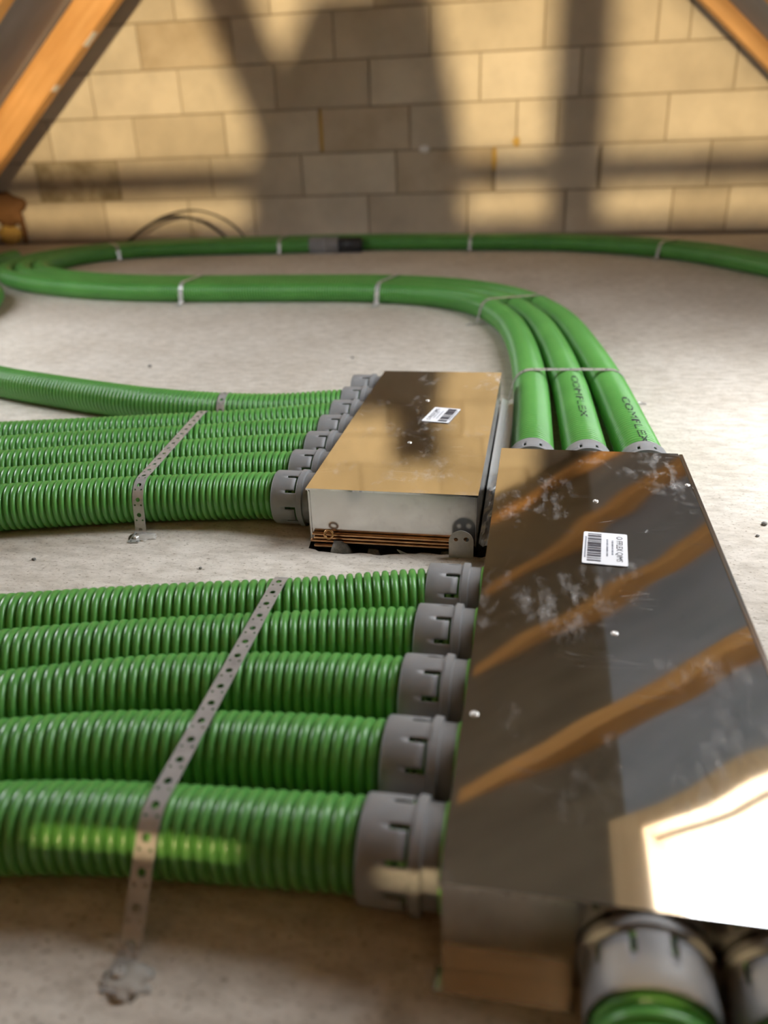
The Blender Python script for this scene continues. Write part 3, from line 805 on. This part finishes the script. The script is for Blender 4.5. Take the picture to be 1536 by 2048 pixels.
# ------------------------------------------------------------------ ducts
def duct(pts, label_, group=None, seg=36, prof=PROF6, u0=0.0):
    pa = Path(pts)
    me = duct_mesh('corrugated_duct', pa, seg, prof, u0)
    c0 = Vector(pa.at(0.0)); c0.z = 0
    o = obj('corrugated_duct', me, M_GREEN)
    setp(o, label_, 'duct', group)
    return o, pa
ZF = 0.0465
front = {5: [(-0.05, 0.535), (-0.148, 0.537), (-0.216, 0.535), (-0.32, 0.531), (-0.393, 0.525), (-0.49, 0.511), (-0.62, 0.482), (-0.8, 0.43), (-1.05, 0.34)],
         4: [(-0.05, 0.650), (-0.141, 0.650), (-0.231, 0.651), (-0.324, 0.645), (-0.45, 0.627), (-0.552, 0.601), (-0.70, 0.556), (-0.9, 0.49), (-1.1, 0.415)],
         3: [(-0.05, 0.765), (-0.142, 0.767), (-0.264, 0.766), (-0.385, 0.750), (-0.502, 0.722), (-0.61, 0.684), (-0.77, 0.627), (-0.95, 0.56), (-1.15, 0.49)],
         2: [(-0.05, 0.880), (-0.141, 0.880), (-0.226, 0.871), (-0.387, 0.840), (-0.545, 0.802), (-0.666, 0.767), (-0.82, 0.718), (-1.0, 0.655), (-1.2, 0.58)],
         1: [(-0.05, 0.992), (-0.138, 0.986), (-0.315, 0.948), (-0.454, 0.918), (-0.59, 0.886), (-0.724, 0.851), (-0.88, 0.805), (-1.05, 0.745), (-1.25, 0.67)]}
ordn = {5: 'nearest', 4: 'second nearest', 3: 'middle', 2: 'second farthest', 1: 'farthest'}
FP = {}
for k in (5, 4, 3, 2, 1):
    pts = [(x, y, ZP if x > -0.16 else ZF + (0.052 - ZF) * max(0, 1 - (-0.16 - x) / 0.12)) for x, y in front[k]]
    o, FP[k] = duct(pts, '%s of the five green ribbed ducts on the left of the front box' % ordn[k], 'ducts of the front box', 40)
mid = {1: [(-0.38, 1.318), (-0.481, 1.321), (-0.616, 1.312), (-0.729, 1.292), (-0.847, 1.262), (-0.979, 1.226), (-1.15, 1.172), (-1.4, 1.085), (-1.7, 0.97)],
       2: [(-0.38, 1.4285), (-0.485, 1.432), (-0.654, 1.406), (-0.847, 1.358), (-1.033, 1.306), (-1.22, 1.25), (-1.45, 1.175), (-1.75, 1.07)],
       3: [(-0.38, 1.539), (-0.486, 1.541), (-0.694, 1.504), (-0.898, 1.453), (-1.093, 1.396), (-1.3, 1.335), (-1.5, 1.27), (-1.8, 1.165)],
       4: [(-0.38, 1.6495), (-0.483, 1.648), (-0.731, 1.596), (-0.94, 1.540), (-1.143, 1.484), (-1.35, 1.426), (-1.55, 1.365), (-1.85, 1.26)],
       5: [(-0.38, 1.760), (-0.482, 1.754), (-0.654, 1.712), (-0.874, 1.654), (-1.036, 1.614), (-1.197, 1.577), (-1.40, 1.527), (-1.6, 1.47), (-1.9, 1.355)],
       6: [(-0.38, 1.8705), (-0.487, 1.862), (-0.622, 1.840), (-0.79, 1.836), (-0.981, 1.866), (-1.15, 1.913), (-1.333, 1.972), (-1.536, 2.045), (-1.85, 2.21), (-2.14, 2.52), (-2.33, 2.95), (-2.45, 3.30), (-2.63, 3.58), (-2.95, 3.84), (-3.20, 4.25), (-3.30, 4.8)]}
MP = {}
for k in range(1, 7):
    pts = [(x, y, ZP if x > -0.5 else ZF + (0.052 - ZF) * max(0, 1 - (-0.5 - x) / 0.12)) for x, y in mid[k]]
    lab = 'lone green ribbed duct curving away to the left behind the others' if k == 6 else '%s of the five strapped green ribbed ducts on the left of the middle box' % ordn[6 - k]
    o, MP[k] = duct(pts, lab, 'ducts of the middle box', 36)
# three ducts leaving the far end of the front box, a hairpin at the left, and back along the wall
BA = [(0.000, 1.45), (0.0, 1.60), (-0.003, 1.75), (-0.013, 2.10), (-0.050, 2.55), (-0.118, 2.93), (-0.25, 3.24), (-0.45, 3.42), (-0.75, 3.515), (-1.10, 3.53), (-1.55, 3.525), (-2.0, 3.565), (-2.40, 3.70), (-2.75, 3.92), (-2.98, 4.22), (-3.05, 4.55), (-2.98, 4.88), (-2.75, 5.14), (-2.35, 5.29), (-1.80, 5.35), (-1.10, 5.38), (-0.42, 5.32), (0.22, 5.20), (0.78, 4.80), (1.13, 4.20), (1.4, 3.55), (1.6, 2.9)]
base = Path([(x, y, ZF) for x, y in BA])
def offset_path(off0, off1, u_end, x_start):
    us = np.linspace(0.12, u_end, int(u_end / 0.16))
    c_, t_, sd, nn = base.frame(us)
    k = np.clip((us - 0.12) / 0.9, 0, 1)
    q = c_ + sd * (off0 + (off1 - off0) * k)[:, None]
    q[:, 2] = np.where(us < 0.5, 0.052 + (ZF - 0.052) * np.clip((us - .12) / .38, 0, 1), ZF)
    return [(x_start, 1.45, 0.052)] + [tuple(v) for v in q]
# arc length on the base where the coupling sits
uc = base.s[np.argmin(np.hypot(base.d[:, 0] + 1.42, base.d[:, 1] - 5.37))]
oA, PA = duct(offset_path(0.0, 0.0, base.L - 0.05, 0.0), 'left one of three long green ducts from the far end of the front box', 'long ducts from the far end', 24, PROF6)
oB, PB = duct(offset_path(0.108, 0.0945, base.L - 0.05, 0.108), 'middle one of three long green ducts, printed with black letters', 'long ducts from the far end', 24, PROF6)
oC, PC = duct(offset_path(0.217, 0.189, uc - 0.02, 0.217), 'right one of three long green ducts, ending at the grey coupling', 'long ducts from the far end', 24, PROF6)
# stubs of duct out of the near end
for x, lab in ((0.108, 'short green duct bending down from the near end of the front box, left one'), (0.217, 'short green duct at the near end of the front box, in the bottom right corner')):
    duct([(x, 0.47, ZP), (x, 0.38, ZP), (x, 0.30, 0.0485), (x + .005, 0.20, ZF), (x + 0.02, 0.08, ZF), (x + .05, -0.05, ZF)], lab, 'ducts at the near end', 40)

# coupling on the back run
c_, t_, sd, nn = PC.frame(PC.L - 0.03)
cp = Vector(c_[0]); ct = Vector(t_[0]).normalized()
cpl = empty('duct_coupling', (cp.x, cp.y, 0)); setp(cpl, 'grey duct coupling with a black end piece, by the back wall', 'coupling')
def lathe_at(name, prof, pos, d, matl, parent, seg=40):
    me = lathe_mesh(name, prof, seg); me.transform(axis_matrix(pos, d)); return obj(name, me, matl, parent)
lathe_at('sleeve', [(0, 0.046), (0, 0.0515), (0.09, 0.0515), (0.092, 0.0555), (0.108, 0.0555), (0.11, 0.0515), (0.185, 0.0515), (0.188, 0.046)], cp, ct, M_GREY, cpl)
lathe_at('end_piece', [(0.16, 0.0), (0.16, 0.0455), (0.33, 0.0455), (0.338, 0.040), (0.340, 0.0)], cp, ct, M_BLACK, cpl)

# ink lettering wrapped on the ribs
def wrap_text(path, txt, u_start, length, height, roll, parent, flip=False):
    me = text_mesh(txt, 1.0)
    bm = bmesh.new(); bm.from_mesh(me)
    xs = [v.co.x for v in bm.verts]; ys = [v.co.y for v in bm.verts]
    x0, x1, y0, y1 = min(xs), max(xs), min(ys), max(ys)
    for v in bm.verts:
        v.co = Vector(((v.co.x - x0) / (x1 - x0) * length, ((v.co.y - y0) / (y1 - y0) - .5) * height, 0))
    cut = u_start - length
    ks = []
    i0 = int((u_start - length) / RIB) - 1
    for i in range(i0, i0 + int(length / RIB) + 3):
        for (k, r) in PROF6: ks.append((i + k) * RIB)
    for kk in ks:
        u = u_start - kk
        if 0 < u < length:
            bmesh.ops.bisect_plane(bm, geom=bm.verts[:] + bm.edges[:] + bm.faces[:], plane_co=(u, 0, 0), plane_no=(1, 0, 0))
    for j in range(-2, 3):
        bmesh.ops.bisect_plane(bm, geom=bm.verts[:] + bm.edges[:] + bm.faces[:], plane_co=(0, j * height / 5, 0), plane_no=(0, 1, 0))
    us = np.array([u_start - v.co.x for v in bm.verts]); vs = np.array([v.co.y for v in bm.verts])
    c_, t_, sd, nn = path.frame(us); rr = duct_radius(us) + 0.0004
    a = vs / R_OUT + roll
    q = c_ + rr[:, None] * (np.cos(a)[:, None] * nn + np.sin(a)[:, None] * sd)
    for v, w in zip(bm.verts, q): v.co = Vector(w)
    m2 = bm_mesh('printed_lettering', bm)
    m2.materials.clear()
    o = obj('printed_lettering', m2, M_INK, parent); o['label'] = 'black printed lettering'
wrap_text(PB, 'COMFLEX', 0.60, 0.34, 0.017, 0.10, oB)
wrap_text(PC, 'COMFLEX', 0.42, 0.32, 0.017, 0.05, oC)

# ------------------------------------------------------------------ straps over the ducts
def cross(path, org, across):
    """where a duct axis crosses the vertical plane through org along across: (t, z)"""
    A = Vector(across).normalized(); W = Vector((-A.y, A.x, 0)); O = Vector(org)
    d = path.d - np.array(O); w = d @ np.array(W); t = d @ np.array(A)
    i = [k for k in range(len(w) - 1) if w[k] * w[k + 1] <= 0]
    i = min(i, key=lambda k: abs(t[k]))
    f = w[i] / (w[i] - w[i + 1] + 1e-12)
    q = path.d[i] + (path.d[i + 1] - path.d[i]) * f
    return (float((q - np.array(O)) @ np.array(A)), float(q[2]))
org, ac = (-0.336, 0.44, 0), (-0.02, 1, 0)
cs = [cross(FP[k], org, ac) for k in (5, 4, 3, 2, 1)]
strap('perforated_strap', cs, cs[0][0] - 0.092, cs[-1][0] + 0.075, ac, org, 'perforated steel strap across the five ducts of the front box')
org, ac = (-0.718, 1.24, 0), (-0.105, 1, 0)
cs = [cross(MP[k], org, ac) for k in (1, 2, 3, 4, 5)]
strap('perforated_strap', cs, cs[0][0] - 0.052, cs[-1][0] + 0.056, ac, org, 'perforated steel strap across the five ducts of the middle box')
org, ac = (-0.765, 1.836, 0), (-0.02, 1, 0)
cs = [cross(MP[6], org, ac)]
strap('perforated_strap', cs, cs[0][0] - 0.056, cs[0][0] + 0.056, ac, org, 'short perforated strap over the lone curving duct')
def bundle_strap(pt, paths, lab, e=0.056):
    u = base.s[np.argmin(np.hypot(base.d[:, 0] - pt[0], base.d[:, 1] - pt[1]))]
    c_, t_, sd, nn = base.frame(u)
    org = Vector((c_[0][0], c_[0][1], 0)); ac = Vector(sd[0])
    cs = [cross(q, org, ac) for q in paths]
    strap('perforated_strap', cs, cs[0][0] - e, cs[-1][0] + e, ac, org, lab)
bundle_strap((-0.013, 2.10), (PA, PB, PC), 'thin steel strap over the three ducts just beyond the front box')
bundle_strap((-0.19, 3.10), (PA, PB, PC), 'thin steel strap over the three ducts at their bend')
bundle_strap((-0.68, 3.50), (PA, PB, PC), 'thin steel strap over the long ducts just left of the bend')
bundle_strap((-1.60, 3.53), (PA, PB, PC), 'thin steel strap over the long ducts at the left')
bundle_strap((-2.80, 5.10), (PA, PB, PC), 'thin steel strap on the back ducts near the hairpin')
bundle_strap((-1.66, 5.36), (PA, PB, PC), 'thin steel strap on the back ducts left of the grey coupling')
bundle_strap((-0.42, 5.32), (PA, PB), 'thin steel strap on the back ducts right of the grey coupling')
bundle_strap((0.72, 4.85), (PA, PB), 'thin steel strap on the back ducts at far right')

# ------------------------------------------------------------------ small things
# black cable arc by the wall
def tube(name, pts, r, matl, label_, cat, seg=12):
    pa = Path(pts); n = int(pa.L / 0.02); us = np.linspace(0, pa.L, n + 1)
    c_, t_, sd, nn = pa.frame(us); a = np.linspace(0, 2 * PI, seg, endpoint=False)
    V = (c_[:, None, :] + r * (np.cos(a)[None, :, None] * nn[:, None, :] + np.sin(a)[None, :, None] * sd[:, None, :])).reshape(-1, 3)
    F = [(i * seg + k, i * seg + (k + 1) % seg, (i + 1) * seg + (k + 1) % seg, (i + 1) * seg + k) for i in range(n) for k in range(seg)]
    F += [tuple(range(seg)), tuple(range(n * seg, (n + 1) * seg))]
    o = obj(name, mesh_from(name, V, F, True), matl); setp(o, label_, cat); return o
tube('cable', [(-2.98, 5.58, 0.012), (-2.90, 5.60, 0.06), (-2.75, 5.62, 0.15), (-2.55, 5.63, 0.20), (-2.36, 5.62, 0.165), (-2.22, 5.60, 0.085), (-2.12, 5.56, 0.012)], 0.009, M_BLACK, 'black cable arching up behind the ducts at the wall', 'cable')
tube('cable', [(-3.03, 5.80, 0.010), (-2.93, 5.81, 0.085), (-2.74, 5.82, 0.185), (-2.50, 5.83, 0.225), (-2.30, 5.82, 0.175), (-2.17, 5.81, 0.09), (-2.10, 5.80, 0.010)], 0.006, M_BLACK, 'thinner cable arch just behind the black one', 'cable')
# bracket tab standing in front of the middle box
def tab(x, y, z0, z1, w, lab):
    pts = [(-w / 2, z0), (w / 2, z0)] + [(w / 2 * math.cos(a), z1 - w / 2 + w / 2 * math.sin(a)) for a in [PI * k / 14 for k in range(15)]]
    bm = plate_with_holes(pts, [(-0.009, z1 - 0.0175, 0.0038), (0.0085, z1 - 0.0165, 0.0046)])
    bm.transform(Matrix.Translation((x, y, 0)) @ Matrix.Rotation(PI / 2, 4, 'X'))
    me = bm_mesh('bracket_tab', bm); o = obj('bracket_tab', me, M_STRAP)
    sm = o.modifiers.new('thickness', 'SOLIDIFY'); sm.thickness = 0.0015; sm.offset = 0
    setp(o, lab, 'bracket')
tab(-0.112, 1.213, -0.05, 0.052, 0.042, 'round-ended steel tab with two holes at the foot of the middle box')
# rubble in the chased-out hole
for k, (x, y, r, lab) in enumerate(((-0.325, 1.222, 0.017, 'flat grey concrete shard under the left of the middle box'), (-0.27, 1.225, 0.013, 'dark grey lump under the middle box'),
                                   (-0.14, 1.235, 0.013, 'dark lump of broken concrete near the tab'), (-0.072, 1.30, 0.014, 'grey concrete crumb between the two boxes, near one'),
                                   (-0.073, 1.40, 0.015, 'grey concrete crumb between the two boxes, middle one'), (-0.074, 1.49, 0.016, 'crumpled grey lump between the two boxes, far one'))):
    o = lump('rubble_piece', (x, y, -0.055 + r * 2.0), (r * 1.3, r, r * 2.2), M_RUBBLE, None, 20 + k, 0.5, 2); setp(o, lab, 'rubble', 'rubble in the hole')
# frayed wire whiskers
for k in range(6):
    a = -0.3 + 0.16 * k
    p0 = Vector((-0.225, 1.222, 0.004)); d = Vector((0.035 * math.cos(a), -0.012, -0.03 * math.sin(a + .4) - .004))
    me = box_mesh('wire_strand', (-.0006, -.0006, 0), (.0006, .0006, d.length)); me.transform(Matrix.Translation(p0) @ d.to_track_quat('Z', 'Y').to_matrix().to_4x4())
    if k == 0: wroot = empty('frayed_wire', p0); setp(wroot, 'frayed end of fine pale wires under the middle box', 'wire')
    obj('wire_strand', me, M_RIVET, wroot)
# grit on the floor
GR = []
for k, (x, y, r) in enumerate(((0.419, 1.402, .005), (0.397, 1.353, .003), (-1.25, 2.40, .006), (-0.862, 1.114, .0035), (-0.55, 1.12, .003), (-0.30, 1.10, .0025), (0.52, 1.62, .003), (-0.60, 2.55, .004))):
    o = lump('grit', (x, y, r * .6), (r, r, r * .7), M_RUBBLE, None, 40 + k, 0.4, 2)
    setp(o, ['larger dark grit speck right of the front box', 'smaller dark grit speck right of the front box', 'dark grit speck on the floor between the duct loops', 'dark grit speck between the two rows of ducts at left', 'tiny grit speck between the two duct rows, middle', 'tiny grit speck before the middle box', 'tiny grit speck on the right-hand floor', 'grit speck on the floor inside the long bend'][k], 'grit')
# flattened putty under the strap feet
for k, (x, y, s, lab) in enumerate(((-0.705, 1.222, 0.018, 'pale plaster dab at the foot of the middle strap'), (-0.325, 0.405, 0.016, 'pale plaster dab at the foot of the front strap'))):
    o = lump('plaster_dab', (x, y, 0.0006), (s * 1.3, s, 0.0022), M_PLASTER, None, 60 + k, 0.6, 3); setp(o, lab, 'plaster')

# crinkled foil strip lying in the gap beside the middle box
M_FOIL, nt, b = mat('pale_foil')
b.inputs['Base Color'].default_value = (0.86, 0.87, 0.86, 1); b.inputs['Metallic'].default_value = 0.25; b.inputs['Roughness'].default_value = 0.35
bm = bmesh.new(); rows = []
for j in range(61):
    y = 1.25 + 0.80 * j / 60; row = []
    for i in range(7):
        u = i / 6; x = -0.0845 + (0.022 if y < 1.475 else 0.034) * u
        cr = 0.008 * noise.noise(Vector((u * 3, y * 42, 2.0))) * (1.0 if y < 1.53 else 0.10)
        z = 0.022 + 0.006 * abs(u - 0.5) * 2 + cr - (0.016 * max(0, (1.50 - y) / 0.25))
        row.append(bm.verts.new((x, y, z)))
    rows.append(row)
for j in range(60):
    for i in range(6): bm.faces.new((rows[j][i], rows[j][i + 1], rows[j + 1][i + 1], rows[j + 1][i]))
me = bm_mesh('foil_strip', bm); o = obj('foil_strip', me, M_FOIL); sm = o.modifiers.new('thickness', 'SOLIDIFY'); sm.thickness = 0.0008
setp(o, 'pale crinkled foil strip on the floor in the gap beside the middle box', 'foil')
